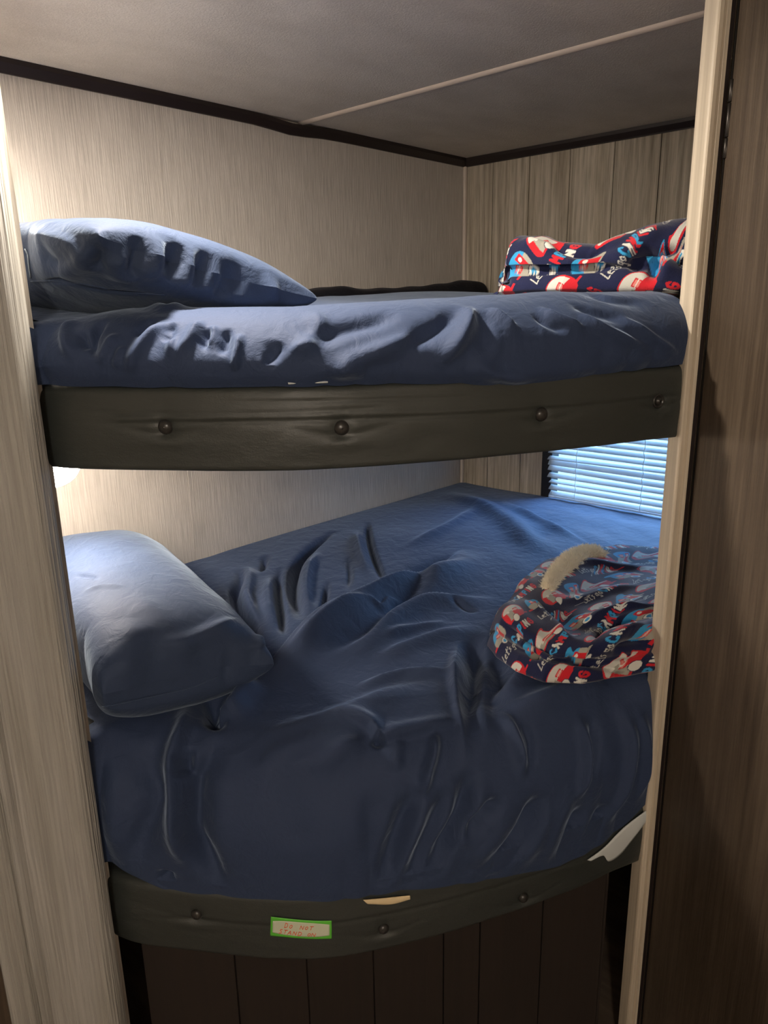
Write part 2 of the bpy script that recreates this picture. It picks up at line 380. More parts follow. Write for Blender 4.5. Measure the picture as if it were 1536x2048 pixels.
while zz < WZ1-.035:
    a, b_, c_, d_, sh = crook.get(k, (0, 0, 0, 0, 0))
    slat(SY0, SY1-(.012 if k in (0, 1, 2) else 0)+random.uniform(-.003, .003), zz, T+a+random.uniform(-.04, .04), T+b_, c_, d_)
    zz += .0252; k += 1
box('head_rail', (-.045, -.014, SY0, SY1, WZ1-.03, WZ1-.014), m_slat, bl, bev=.003)
box('bottom_rail', (-.037, -.016, SY0, SY1-.012, .636, .645), m_slat, bl, bev=.003)
for yy in (-.595, -.87, -1.15):
    tube('ladder_cord', [(-.0375+.002*math.sin(i*2.1), yy+.002*math.sin(i*1.3), .642+i*(WZ1-.03-.642)/40) for i in range(41)], .0013, m_cord, bl, 6)

# ------------------------------------------------------------------ bunks: plan curve shared by both
FC = resample(catmull([(-2.165, -.715), (-2.135, -.80), (-2.06, -.915), (-1.965, -1.045), (-1.875, -1.135), (-1.70, -1.248), (-1.53, -1.333), (-1.41, -1.388), (-1.31, -1.425), (-1.225, -1.462)], 200), 200)
def fc_at(s):
    i = np.clip(np.asarray(s)*(len(FC)-1), 0, len(FC)-1.0001); k = i.astype(int); f = (i-k)[..., None]; return FC[k]*(1-f)+FC[k+1]*f
def fc_n(s):
    a = fc_at(np.clip(np.asarray(s)-.02, 0, 1)); b = fc_at(np.clip(np.asarray(s)+.02, 0, 1)); t = b-a; t /= np.linalg.norm(t, axis=-1, keepdims=True)
    return np.stack([t[..., 1], -t[..., 0]], -1)       # outward (towards the camera)
def find_on_rail(px):
    """where the sight line meets the rail's front"""
    v = ray(px); S = np.linspace(0.0, 1, 2000); c = fc_at(S); h = v[:2]/np.linalg.norm(v[:2])
    d = (c-CAM[:2])@np.array([-h[1], h[0]]); i = np.argmin(np.abs(d)); t = np.linalg.norm(c[i]-CAM[:2])/np.linalg.norm(v[:2])
    return S[i], CAM[2]+t*v[2]

def rail(name, z0, z1, buttons, parent, creases, seed):
    nS, nP = 620, 120
    S = np.linspace(0, 1, nS); C = fc_at(S); Nn = fc_n(S); hgt = z1-z0
    # closed section: (depth outward, height fraction)
    sec = resample(catmull([(-.03, 0), (-.008, -.004), (-.0015, .03), (0, .12), (.003, .5), (.0, .84), (-.004, .95), (-.014, 1.0), (-.026, .99), (-.032, .93), (-.034, .5), (-.032, .05), (-.03, 0)], 400)*np.array([1, hgt]), nP)
    P = np.zeros((nS, nP, 3)); P[..., :2] = C[:, None]+Nn[:, None]*sec[None, :, :1]; P[..., 2] = z0+sec[None, :, 1]
    front = sstep(sec[:, 0], -.02, -.004)[None, :]
    d = np.zeros((nS, nP)); arc = S[:, None]*1.45; Z = P[..., 2]
    for (bs, bz) in buttons:
        da = (arc-bs*1.45); dz = Z-bz; r = np.sqrt(da**2+(dz*1.05)**2)
        d -= .0055*np.exp(-(r/.017)**2)
        d -= .0028*np.exp(-(np.abs(da)/.075)**1.5)*np.exp(-((dz+.012*np.cos(da*20))/.0065)**2)
        d += .0022*np.exp(-(da/.05)**2)*np.exp(-((dz+.026)/.010)**2)
    for (s0, s1, zf, A, ww) in creases:
        win = sstep(S, s0-.02, s0+.04)*(1-sstep(S, s1-.04, s1+.02))
        zc = z0+hgt*(zf+.02*np.sin(S*9+zf*30))
        q = (Z-zc[:, None])/ww; d += A*win[:, None]*(-np.exp(-q**2)+.6*np.exp(-((q-1.7)/1.3)**2))
    Wn = waves(P*np.array([1, 1, 3.0]), 22, 10, seed)*.0007+waves(P*np.array([1, 1, 2.0]), 60, 12, seed+1)*.00035
    P[..., :2] += Nn[:, None]*((d+Wn)*front)[..., None]
    me = grid_mesh(P); return link('rail', me, m_vinyl, parent)
def button(px, z0, parent, ring=False, r=.0125):
    s, z = find_on_rail(px); c = fc_at(np.array(s)); n = fc_n(np.array(s)); n3 = np.array([n[0], n[1], 0]); t3 = np.array([-n[1], n[0], 0]); u3 = np.array([0, 0, 1.])
    base = np.array([c[0], c[1], z])-n3*.002
    def lathe(prof, nm, mt, par):
        V = []; F = []; k = 24
        for (rr, h) in prof:
            for i in range(k): a = 2*math.pi*i/k; V.append(base+n3*h+rr*(math.cos(a)*t3+math.sin(a)*u3))
        for j in range(len(prof)-1): F += [(j*k+i, (j+1)*k+i, (j+1)*k+(i+1) % k, j*k+(i+1) % k) for i in range(k)]
        F.append(tuple((len(prof)-1)*k+i for i in range(k)))
        return link(nm, mesh_raw(V, F), mt, par, smooth=True)
    if ring:
        b = lathe([(r*1.05, -.002), (r*1.1, .003), (r*.95, .0045), (r*.80, .0035), (r*.72, .001), (r*.1, .001)], 'button', m_button, parent)
        b['label'] = 'black button seated in a raised ring'
        lathe([(r*.62, .001), (r*.58, .004), (r*.4, .006), (r*.1, .0068)], 'button_cap', m_button, b)
    else:
        lathe([(r, -.002), (r*1.0, .001), (r*.94, .0035), (r*.78, .0062), (r*.5, .0082), (r*.2, .009), (.0003, .0092)], 'button', m_button, parent)
    return s, z
def deck(z0, z1, parent):
    pl = [tuple(p+fc_n(np.array(s))*-.036) for s, p in zip(np.linspace(0, 1, 30)[1:-1], fc_at(np.linspace(0, 1, 30)[1:-1]))]
    pl = [p for p in pl if p[0] > L_END+.004 and p[1] > Y_FOOT+.004]
    pl = [(L_END+.004, -.004), (L_END+.004, pl[0][1]+.02)]+pl+[(pl[-1][0]+.03, Y_FOOT+.004), (-.004, Y_FOOT+.004), (-.004, -.004)]
    return link('bunk_board', prism(pl, z0, z1), m_board, parent), pl
RU0, RU1, RL0, RL1 = 1.150, 1.288, .165, .318
UB = empty('upper_bunk', (-1.1, -.75, RU0), 'upper bunk with curved black vinyl padded rail and dome buttons', 'bunk')
LB = empty('lower_bunk', (-1.1, -.75, RL0), 'lower bunk with curved dark vinyl padded rail carrying the green edged label', 'bunk')
bu = [(330, 854), (683, 856), (1083, 829), (1317, 802)]
bz = [find_on_rail(q) for q in bu]
rail('rail', RU0, RU1, bz, UB, [(.12, .98, .575, .0022, .004), (.30, .62, .80, .0010, .003), (.1, .5, .70, .0008, .004)], 11)
for i, q in enumerate(bu): button(q, RU0, UB, ring=(i == 3))
bl_ = [(393, 1829), (767, 1858), (1047, 1796)]
rail('rail', RL0, RL1, [find_on_rail(q) for q in bl_], LB, [(.1, .9, .55, .0015, .005)], 17)
for q in bl_: button(q, RL0, LB, r=.0115)
_, DECK = deck(RU0+.012, RU0+.030, UB); deck(RL0+.012, RL0+.030, LB)

# ------------------------------------------------------------------ base panel of separate planks under the lower bunk
BP = empty('bunk_base', (-1.68, -1.08, FLOOR), 'dark wood plank panel closing the space under the lower bunk', 'cabinet')
A0 = np.array([-2.10, -.735]); B0 = np.array([-1.285, -1.345]); bd = (B0-A0)/np.linalg.norm(B0-A0); bn = np.array([bd[1], -bd[0]])
def base_s(px):
    v = ray(px); v = v[:2]; M2 = np.array([[v[0], -bd[0]], [v[1], -bd[1]]]); t = np.linalg.solve(M2, A0-CAM[:2]); return t[1]
cuts = [0.0]+[base_s(q) for q in ((480, 2040), (617, 1990), (750, 2040), (887, 1980), (958, 1980), (1080, 1950), (1203, 1900))]
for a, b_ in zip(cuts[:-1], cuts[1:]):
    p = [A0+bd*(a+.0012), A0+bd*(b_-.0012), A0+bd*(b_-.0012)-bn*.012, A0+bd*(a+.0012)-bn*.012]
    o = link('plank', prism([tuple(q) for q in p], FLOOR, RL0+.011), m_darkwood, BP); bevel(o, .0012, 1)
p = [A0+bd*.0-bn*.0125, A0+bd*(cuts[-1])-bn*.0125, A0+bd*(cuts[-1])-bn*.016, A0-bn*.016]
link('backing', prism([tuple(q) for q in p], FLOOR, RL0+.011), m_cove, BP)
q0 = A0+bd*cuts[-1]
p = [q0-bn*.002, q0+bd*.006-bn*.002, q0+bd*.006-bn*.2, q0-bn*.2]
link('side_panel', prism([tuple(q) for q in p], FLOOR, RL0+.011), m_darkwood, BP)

# ------------------------------------------------------------------ mattresses
def mattress(z0, z1, inset, label):
    pl = []
    for s in np.linspace(0.03, .97, 40):
        p = fc_at(np.array(s))-fc_n(np.array(s))*inset
        if p[0] > L_END+.03 and p[1] > Y_FOOT+.03: pl.append(tuple(p))
    pl = [(L_END+.03, -.04), (L_END+.03, pl[0][1])]+pl+[(-.04, Y_FOOT+.03), (-.04, -.04)]
    o = link('mattress', prism(pl, z0, z1), m_white); tag(o, label, 'mattress'); bevel(o, .03, 4); return o
mattress(RU0+.0305, 1.375, .06, 'white mattress hidden under the navy sheet on the upper bunk')
ML = mattress(RL0+.0305, .57, .06, 'white mattress of the lower bunk showing at the right below the sheet')

# ------------------------------------------------------------------ sheets
def back_pt(a):
    k = np.array([(-2.11, -.015), (-.03, -.012), (-.012, -.03), (-.012, -1.46)])
    s = np.interp(a, [0, .46, .48, 1], [0, 1, 2, 3]); i = np.clip(s.astype(int), 0, 2); f = (s-i)[:, None]; return k[i]*(1-f)+k[i+1]*f
def sheet(ztop, hem, prof_fn, fl, seed, nA=520, nB=460, amp=1.0, fs=1.75):
    a = np.linspace(0, 1, nA); B = back_pt(a); Fp = fc_at(.004+.99*a); Nn = fc_n(.004+.99*a); Fp[:, 0] -= .018*(1-sstep(a, 0, .045))
    P = np.zeros((nA, nB, 3))
    rf = .30                                                # the last part of the path is the rounded front
    for i in range(nA):
        cp = prof_fn(a[i], hem(a[i]))                        # list of (offset inward(-)/outward(+), z)
        c = resample(catmull(cp, 160), int(nB*.46)); nb = nB-len(c)
        c = c+np.array([.085*(1-float(sstep(a[i], 0, .045))), 0]); start = Fp[i]+Nn[i]*c[0, 0]
        t = np.linspace(0, 1, nb, endpoint=False)[:, None]
        top = B[i]*(1-t)+start*t
        P[i, :nb, :2] = top; P[i, nb:, :2] = Fp[i]+Nn[i]*c[:, :1]; P[i, nb:, 2] = c[:, 1]
        zt = ztop(top[:, 0], top[:, 1]); e = c[0, 1]-zt[-1]
        P[i, :nb, 2] = zt+e*sstep(t[:, 0], .6, 1)
    N = normals(P)
    if N[nA//2, nB//4, 2] < 0: N = -N
    d = folds(P, N, fl, fs, True)
    wv = waves(P+.02*np.stack([waves(P, 9, 4, seed+5)]*3, -1), 14, 12, seed)
    d += amp*.0022*wv+amp*.0009*1.7*waves(P, 45, 14, seed+2)*sstep(waves(P, 8, 6, seed+3), -.3, 1.2)
    # soft gathers hanging on the front
    zr = sstep(P[..., 2], ztop(np.array([-1.7]), np.array([-1.1]))[0], hem(.5))
    g = np.abs(np.sin(a*41+1.3*np.sin(a*13)+.9*np.sin(a*29)))
    d += amp*.004*zr*(g[:, None]-.5)
    d = d*sstep(a, .015, .085)[:, None]
    low = P[..., 2] < hem(.5)+.035; d = np.where(low, np.maximum(d, -.003), d)
    P = P+N*d[..., None]
    # stay inside the walls
    P[..., 1] = np.where(P[..., 0] > -1.19, np.maximum(P[..., 1], Y_FOOT+.003), P[..., 1])
    P[..., 0] = np.minimum(P[..., 0], -.006); P[..., 1] = np.minimum(P[..., 1], -.006)
    return P
# lower sheet -----------------------------------------------------------------
def zt_lo(x, y): return .628+.012*np.exp(-((x+.9)**2+(y+.6)**2)/.25)
def hem_lo(a): return -.033+float(np.interp(a, [0, .03, .09, .13, .3, .5, .68, .8, .88, .94, 1], [.42, .40, .375, .352, .350, .340, .305, .283, .297, .325, .365]))
def prof_lo(a, h):
    k = float(sstep(a, 0.0, .12)*(1-sstep(a, .9, 1.0)))
    return [(-.15, .628), (-.09, .618+.010*(1-k)), (-.042, .588+.034*(1-k)), (-.010+.006*k, .535+.055*(1-k)), (.008+.010*k, .465+.03*(1-k)), (.008+.010*k, .40), (.004+.004*k, h)]
FL = [
 # the raised diagonal edge of the cover
 ([(455, 1425), (540, 1350), (640, 1275), (720, 1228), (800, 1180), (870, 1145), (935, 1095)], .040, .013, .085),
 ([(560, 1345), (640, 1290), (700, 1250), (760, 1225)], .008, .008, .03),
 # vertical tucks behind it
 ([(480, 1135), (482, 1160), (470, 1180), (480, 1215), (505, 1250), (520, 1290)], -.022, .012, .014),
 ([(495, 1130), (500, 1165), (495, 1200), (520, 1250)], .012, .014, .02),
 ([(560, 1130), (556, 1170), (562, 1220), (568, 1280)], -.020, .010, .012),
 ([(540, 1150), (535, 1200), (545, 1260)], .010, .016, .016),
 ([(670, 1060), (620, 1100), (592, 1135), (588, 1180), (598, 1215), (602, 1250)], -.026, .012, .016),
 ([(640, 1100), (618, 1140), (612, 1190), (625, 1240)], .012, .014, .02),
 ([(655, 1160), (650, 1200), (640, 1240), (632, 1262)], -.011, .007, .010),
 ([(530, 1110), (528, 1130), (520, 1145)], -.012, .008, .012),
 ([(695, 1110), (700, 1150), (692, 1185)], -.005, .008, .010),
 ([(735, 1040), (742, 1090), (760, 1140), (768, 1172)], -.014, .007, .012),
 ([(712, 1060), (720, 1100), (738, 1150)], .007, .012, .014),
 ([(800, 1100), (850, 1075), (900, 1050), (960, 1010)], .007, .02, .03),
 # broad rolls
 ([(880, 980), (960, 1010), (1010, 1040), (1060, 1085), (1100, 1120)], .014, .05, .045),
 ([(1000, 1000), (1060, 1030), (1130, 1065), (1180, 1090)], .007, .012, .03),
 ([(930, 1110), (850, 1150), (830, 1180), (770, 1230), (700, 1270)], -.024, .035, .045),
 ([(640, 1340), (740, 1290), (800, 1235), (870, 1205), (960, 1198), (1010, 1200)], .013, .014, .045),
 ([(730, 1240), (745, 1232), (765, 1230), (780, 1215), (810, 1205)], .007, .006, .012),
 ([(740, 1330), (800, 1300), (880, 1270), (950, 1250)], .008, .016, .03),
 ([(900, 1200), (930, 1215), (960, 1225)], -.005, .01, .012),
 ([(700, 1380), (790, 1350), (860, 1345), (950, 1345)], .007, .012, .018),
 ([(760, 1290), (820, 1262), (900, 1240)], .005, .010, .016),
 # the valley beside the folded blanket
 ([(955, 1260), (945, 1330), (938, 1400), (940, 1460), (930, 1540)], -.030, .022, .030),
 ([(918, 1280), (912, 1350), (922, 1420), (928, 1500), (930, 1560)], .017, .05, .014),
 ([(985, 1280), (1000, 1340), (985, 1400), (962, 1470)], -.016, .03, .03),
 # ridge under the blanket and right shoulder
 ([(985, 1400), (1010, 1372), (1060, 1345), (1110, 1325)], .014, .012, .022),
 ([(1000, 1412), (1050, 1408), (1100, 1392), (1160, 1370), (1230, 1380)], .014, .014, .03),
 ([(1000, 1415), (1018, 1450), (1038, 1500), (1045, 1560)], .010, .010, .014),
 ([(1040, 1440), (1060, 1480), (1062, 1540)], -.007, .010, .012),
 ([(1150, 1420), (1165, 1470), (1172, 1530), (1150, 1610)], .010, .012, .012),
 ([(1180, 1430), (1190, 1490), (1180, 1560)], -.008, .012, .012),
 ([(1225, 1390), (1252, 1440), (1260, 1500), (1240, 1590), (1200, 1660)], .010, .016, .014),
 ([(1262, 1400), (1288, 1460), (1290, 1540), (1270, 1610)], .008, .012, .012),
 # rolls over the front shoulder, left half
 ([(500, 1490), (560, 1465), (640, 1445), (720, 1415), (790, 1385), (860, 1370)], .016, .014, .024),
 ([(465, 1500), (520, 1540), (560, 1510), (640, 1490), (720, 1470), (760, 1480)], .013, .012, .018),
 ([(540, 1550), (600, 1530), (650, 1510), (700, 1490), (745, 1484)], .010, .008, .014),
 ([(615, 1555), (655, 1525), (690, 1500), (740, 1482)], .009, .007, .012),
 ([(640, 1435), (700, 1440), (740, 1455), (762, 1478), (790, 1470), (880, 1450), (935, 1425)], .012, .020, .009),
 ([(750, 1475), (757, 1482), (764, 1478)], -.012, .005, .006),
 ([(420, 1440), (460, 1420), (480, 1395), (520, 1370)], .016, .014, .03),
 ([(432, 1380), (425, 1420), (435, 1440), (455, 1425)], -.022, .018, .018),
 # vertical folds of the front drop
 ([(372, 1400), (370, 1450), (350, 1520), (352, 1600), (356, 1680), (372, 1745)], .016, .014, .020),
 ([(440, 1460), (412, 1520), (390, 1560), (385, 1620), (388, 1690), (420, 1745), (470, 1785)], -.018, .016, .008),
 ([(440, 1480), (412, 1540), (396, 1600), (398, 1670), (430, 1730)], .008, .008, .03),
 ([(368, 1495), (371, 1530), (366, 1560)], -.011, .008, .008),
 ([(300, 1470), (298, 1540), (310, 1600), (280, 1680), (262, 1760)], -.011, .016, .014),
 ([(260, 1500), (225, 1560), (222, 1640), (240, 1720), (262, 1785)], .014, .018, .020),
 ([(330, 1740), (332, 1770), (328, 1790)], -.009, .008, .008),
 ([(290, 1768), (276, 1790), (262, 1796)], -.008, .006, .008),
 ([(800, 1470), (792, 1500), (790, 1550)], .012, .008, .012),
 ([(868, 1455), (866, 1500), (852, 1550), (845, 1600)], .012, .010, .010),
 ([(835, 1560), (810, 1650), (780, 1740), (770, 1790)], -.013, .010, .014),
 ([(860, 1570), (835, 1650), (805, 1730), (790, 1780)], .010, .012, .012),
 ([(900, 1560), (870, 1650), (835, 1730), (812, 1790)], -.010, .010, .012),
 ([(940, 1520), (936, 1580), (925, 1640), (880, 1720), (838, 1780)], -.015, .010, .012),
 ([(952, 1540), (950, 1600), (930, 1660), (900, 1720)], .010, .010, .010),
 ([(1010, 1590), (960, 1640), (930, 1690)], -.011, .010, .008),
 ([(1080, 1570), (1060, 1640), (1020, 1700), (960, 1770)], -.012, .012, .012),
 ([(1010, 1610), (985, 1680), (940, 1740)], .010, .016, .012),
 ([(1100, 1590), (1070, 1680), (1020, 1750)], .011, .014, .012),
 ([(1150, 1560), (1110, 1660), (1085, 1740)], .010, .012, .012),
 ([(1170, 1600), (1140, 1680), (1120, 1730)], -.008, .010, .010),
 ([(1215, 1600), (1180, 1680), (1170, 1720)], -.007, .010, .010),
 ([(975, 1720), (990, 1740), (985, 1775)], .008, .010, .010),
 ([(590, 1560), (585, 1640), (600, 1720)], -.003, .02, .02),
 ([(690, 1560), (700, 1640), (690, 1740)], .004, .02, .02),
 ([(750, 1560), (755, 1640), (740, 1740)], -.005, .014, .02),
]
P = sheet(zt_lo, hem_lo, prof_lo, FL, 21)
bs = link('bed_sheet', grid_mesh(P), m_sheet)
tag(bs, 'rumpled navy blue cover spread over the lower bunk and hanging to its rail', 'bed sheet')
SHEET_LO = P
# upper sheet
def zt_up(x, y): return 1.408+.034*sstep(y, -1.0, -.1)*sstep(-x, -.1, .6)+.028*sstep(x, -1.1, -.2)
def hem_up(a): return -.008+float(np.interp(a, [0, .1, .3, .5, .6, .66, .75, .85, 1], [1.300, 1.296, 1.294, 1.293, 1.288, 1.280, 1.282, 1.290, 1.298]))
def prof_up(a, h):
    k = float(sstep(a, 0.0, .10)*(1-sstep(a, .93, 1.0)))
    zc = float(np.interp(a, [0, .05, .12, .35, .6, .8, 1], [1.385, 1.396, 1.404, 1.402, 1.412, 1.424, 1.420]))
    return [(-.16, zc+.004), (-.10, zc+.002), (-.045, zc-.010), (-.012+.006*k, zc-.036), (.006+.010*k, zc-.07), (.004+.010*k, h+.022), (-.001, h)]
FU = [
 ([(150, 640), (132, 665), (140, 700), (160, 730)], .010, .012, .010),
 ([(212, 640), (192, 665), (184, 690), (190, 720)], -.010, .008, .008),
 ([(160, 665), (168, 680), (170, 705)], -.008, .006, .007),
 ([(235, 665), (215, 700), (200, 735)], .007, .007, .010),
 ([(250, 690), (238, 715), (228, 740)], .005, .005, .007),
 ([(345, 645), (320, 660), (290, 690), (262, 730), (250, 750)], .010, .008, .014),
 ([(345, 648), (345, 670), (330, 690)], -.010, .008, .010),
 ([(310, 640), (285, 665), (270, 680)], -.007, .008, .010),
 ([(405, 640), (385, 680), (360, 710), (345, 720)], .010, .008, .012),
 ([(420, 655), (408, 690), (398, 700)], -.010, .008, .008),
 ([(455, 655), (448, 690), (440, 715)], -.010, .008, .008),
 ([(482, 665), (476, 710), (466, 745)], .009, .006, .008),
 ([(430, 650), (420, 680), (412, 700)], .006, .007, .007),
 ([(360, 640), (350, 655), (344, 700), (342, 730)], .007, .007, .010),
 ([(300, 610), (330, 622), (360, 616), (400, 615), (440, 609)], .006, .02, .015),
 ([(560, 680), (545, 715), (520, 725)], -.008, .010, .014),
 ([(620, 620), (640, 650), (610, 690), (560, 720)], .006, .014, .014),
 ([(600, 640), (625, 665), (650, 670), (700, 655), (760, 640), (800, 620)], -.008, .014, .016),
 ([(620, 715), (660, 735), (720, 715), (800, 685), (840, 650)], .010, .012, .014),
 ([(790, 690), (830, 680), (870, 660), (905, 630), (915, 610)], -.010, .016, .014),
 ([(860, 732), (890, 710), (920, 680), (940, 640), (935, 610)], .013, .014, .012),
 ([(640, 690), (600, 700), (580, 690)], .006, .010, .010),
 ([(950, 620), (970, 660), (960, 720)], -.006, .016, .02),
 ([(975, 615), (1010, 640), (1040, 665)], .007, .006, .012),
 ([(1075, 610), (1110, 635), (1150, 650), (1175, 662)], .008, .005, .010),
 ([(1060, 625), (1100, 650), (1140, 665)], -.005, .008, .008),
 ([(1150, 612), (1190, 645), (1250, 675), (1300, 700)], .008, .006, .012),
 ([(1230, 625), (1280, 655), (1330, 690), (1360, 710)], .006, .006, .010),
 ([(1130, 605), (1200, 625), (1260, 640)], -.006, .010, .014),
 ([(1160, 580), (1230, 598), (1300, 605)], -.006, .012, .02),
 ([(920, 745), (960, 735), (1000, 750), (1070, 762)], .006, .010, .012),
 ([(660, 735), (690, 740), (740, 742)], .005, .012, .012),
]
P = sheet(zt_up, hem_up, prof_up, FU, 33, amp=.8, fs=1.3)
bs = link('bed_sheet', grid_mesh(P), m_sheet)
tag(bs, 'smooth navy blue fitted cover with puckered front edge on the upper bunk mattress', 'bed sheet')
SHEET_UP = P
# black cloth bunched along the wall at the back of the upper mattress
pts = [(560, 590), (600, 580), (650, 573), (700, 577), (760, 577), (820, 573), (880, 566), (920, 560), (950, 565), (985, 575), (1010, 590)]
cu = resample(catmull([tuple(on_y(q, -.05)[[0, 2]]) for q in pts], 120), 110)
P = np.zeros((110, 40, 3))
for i in range(110):
    for j in range(40):
        th = math.pi*j/39; zt = cu[i, 1]; h = max(zt-1.44, .004)
        P[i, j] = (min(cu[i, 0], -.02), -.075-.062*math.cos(th)*-1, 1.44+h*math.sin(th)**.7)
P += normals(P)*(.0025*waves(P, 55, 8, 3))[..., None]
o = link('blanket', grid_mesh(P), m_throw); tag(o, 'black cloth bunched in a low ridge along the wall behind the upper mattress', 'blanket')

# bits of mattress and foam showing below the covers
def flap(name, pxs_top, pxs_bot, off, mt, parent, label, thick=.0025):
    n = 40; A = resample(catmull([( *[find_on_rail(q)][0],) for q in pxs_top], 80), n); B = resample(catmull([(*find_on_rail(q),) for q in pxs_bot], 80), n)
    m = 9; P = np.zeros((n, m, 3))
    for j in range(m):
        t = j/(m-1); s = A[:, 0]*(1-t)+B[:, 0]*t; z = A[:, 1]*(1-t)+B[:, 1]*t
        c = fc_at(s)+fc_n(s)*(off+.002*math.sin(t*3)); P[:, j, :2] = c; P[:, j, 2] = z
    o = link(name, grid_mesh(P), mt, parent); sm = o.modifiers.new('s', 'SOLIDIFY'); sm.thickness = thick; sm.offset = 0
    o['label'] = label; return o
flap('mattress_cover', [(1170, 1716), (1205, 1690), (1245, 1650), (1295, 1612)], [(1178, 1716), (1202, 1706), (1212, 1718), (1235, 1705), (1262, 1672), (1286, 1640)], .007, m_white, ML, 'white quilted edge slipping out over the rail')
flap('foam_edge', [(725, 1795), (780, 1790), (818, 1786)], [(735, 1802), (780, 1803), (818, 1793)], .006, m_foam, ML, 'yellow foam sliver below the sheet')
flap('staple_strip', [(575, 762), (600, 762), (655, 762)], [(577, 768), (600, 767), (655, 765)], .003, m_white, UB, 'worn white scuffs on the top of the rail', .0012)

# ------------------------------------------------------------------ pillows
def pillow(center, half, T, rot, tilt, fl, seed, label, pinch=.06, zmin=None, bl=1.0):
    nu, nv = 300, 380; th = np.linspace(-1, 1, nu); ph = np.linspace(-math.pi, math.pi, nv)
    # closed grid: ring param round the short section, swept along the long axis
    U, A = np.meshgrid(np.sign(th)*np.abs(th)**.8, ph, indexing='ij')
    c, s = np.cos(A), np.sin(A)
    x = np.sign(c)*np.abs(c)**.8; y = U
    edge = np.sqrt(np.clip(1-np.abs(U)**3.2, 0, 1))
    lens = np.sign(s)*np.abs(s)**1.0
    X = half[0]*x*(1-pinch*(1-U**2)*np.abs(x)**3)*(.93+.07*edge)
    Y = half[1]*y*(1-pinch*(1-x**2)*np.abs(y)**3)
    Z = T*np.sign(s)*np.abs(s)**bl*edge**(.75*bl)*(1-.25*(np.abs(x)**3))
    Q = np.stack([X, Y, Z], -1)
    R_ = np.array(Matrix.Rotation(rot, 3, 'Z') @ Matrix.Rotation(tilt[1], 3, 'Y') @ Matrix.Rotation(tilt[0], 3, 'X'))
    P = Q@R_.T+np.array(center)
    N = normals(P); cc = (P-np.array(center)); 
    if (N*cc).sum(-1).mean() < 0: N = -N
    od = np.stack([x*np.exp(-(1-np.abs(x))/.05), np.sign(U)*np.exp(-(1-np.abs(U))/.05), 0*x], -1)@R_.T
    N = N+3.0*od
    k_ = 25; Np = np.concatenate([N[:, -k_-1:-1], N, N[:, 1:k_+1]], 1); cs = np.cumsum(Np, 1)
    N = cs[:, 2*k_:]-np.concatenate([np.zeros_like(cs[:, :1]), cs[:, :-2*k_-1]], 1); N /= np.maximum(np.linalg.norm(N, axis=-1, keepdims=True), 1e-9)
    d = folds(P, N, fl, 1.1)+.0035*waves(P, 12, 10, seed)+.0010*waves(P, 50, 12, seed+1)
    P = P+N*d[..., None]
    if zmin is not None: P[..., 2] = np.maximum(P[..., 2], zmin+.004*waves(P, 20, 5, 9))
    lim = np.interp(-P[..., 1], [0, .66, .76], [L_END+.006, L_END+.006, -2.165]); kx = .07
    P[..., 0] = np.where(P[..., 0] < lim+kx, lim+kx*np.exp((P[..., 0]-lim-kx)/kx), P[..., 0]); P[..., 1] = np.minimum(P[..., 1], -.008)
    o = link('pillow', grid_mesh(P), m_pillow); tag(o, label, 'pillow'); return o, P
FPU = [
 ([(40, 470), (90, 478), (130, 490), (165, 510), (190, 495)], .012, .010, .016),
 ([(60, 490), (90, 520), (120, 530)], -.014, .016, .02),
 ([(100, 550), (150, 530), (180, 500), (195, 470)], .014, .012, .016),
 ([(195, 475), (200, 500), (190, 540)], -.014, .010, .012),
 ([(230, 500), (245, 540), (235, 565)], .010, .018, .02),
 ([(290, 490), (270, 520), (262, 560)], -.014, .010, .014),
 ([(330, 480), (310, 530), (290, 565)], .010, .014, .016),
 ([(375, 500), (345, 530), (332, 560)], -.016, .010, .014),
 ([(400, 500), (370, 560), (350, 585)], .010, .012, .014),
 ([(432, 515), (400, 545), (385, 580)], -.015, .010, .014),
 ([(450, 525), (430, 560), (410, 590)], .008, .012, .012),
 ([(500, 545), (450, 570), (420, 600)], -.012, .016, .02),
 ([(540, 560), (545, 590), (540, 605)], .010, .012, .016),
 ([(60, 562), (130, 562), (180, 575), (250, 585), (330, 590)], -.007, .004, .006),
]
pu, PU = pillow((-1.925, -.50, 1.466), (.245, .42), .082, math.radians(4), (math.radians(0), math.radians(11)), FPU, 5, 'creased navy pillow lying on the left of the upper bunk', bl=.8)
FPL = [
 ([(240, 1200), (300, 1210), (360, 1290), (330, 1340)], .006, .02, .03),
 ([(300, 1290), (380, 1275), (440, 1250), (485, 1232)], .011, .010, .022),
 ([(270, 1235), (255, 1300), (230, 1370)], .008, .025, .03),
 ([(140, 1150), (175, 1150), (200, 1160)], -.005, .006, .006),
 ([(160, 1185), (210, 1170), (260, 1172)], .004, .006, .008),
 ([(455, 1330), (475, 1320), (500, 1312), (520, 1305)], -.012, .008, .010),
 ([(440, 1350), (460, 1330), (470, 1310)], -.008, .008, .008),
 ([(180, 1415), (260, 1400), (340, 1385), (420, 1365)], -.006, .006, .008),
 ([(500, 1225), (512, 1260), (522, 1300)], .010, .010, .012),
]
pl_, PL = pillow((-1.90, -.455, .730), (.195, .40), .125, math.radians(-13), (math.radians(2), math.radians(6)), FPL, 8, 'plump navy pillow in the left corner of the lower bunk under the reading lamp', bl=.75)
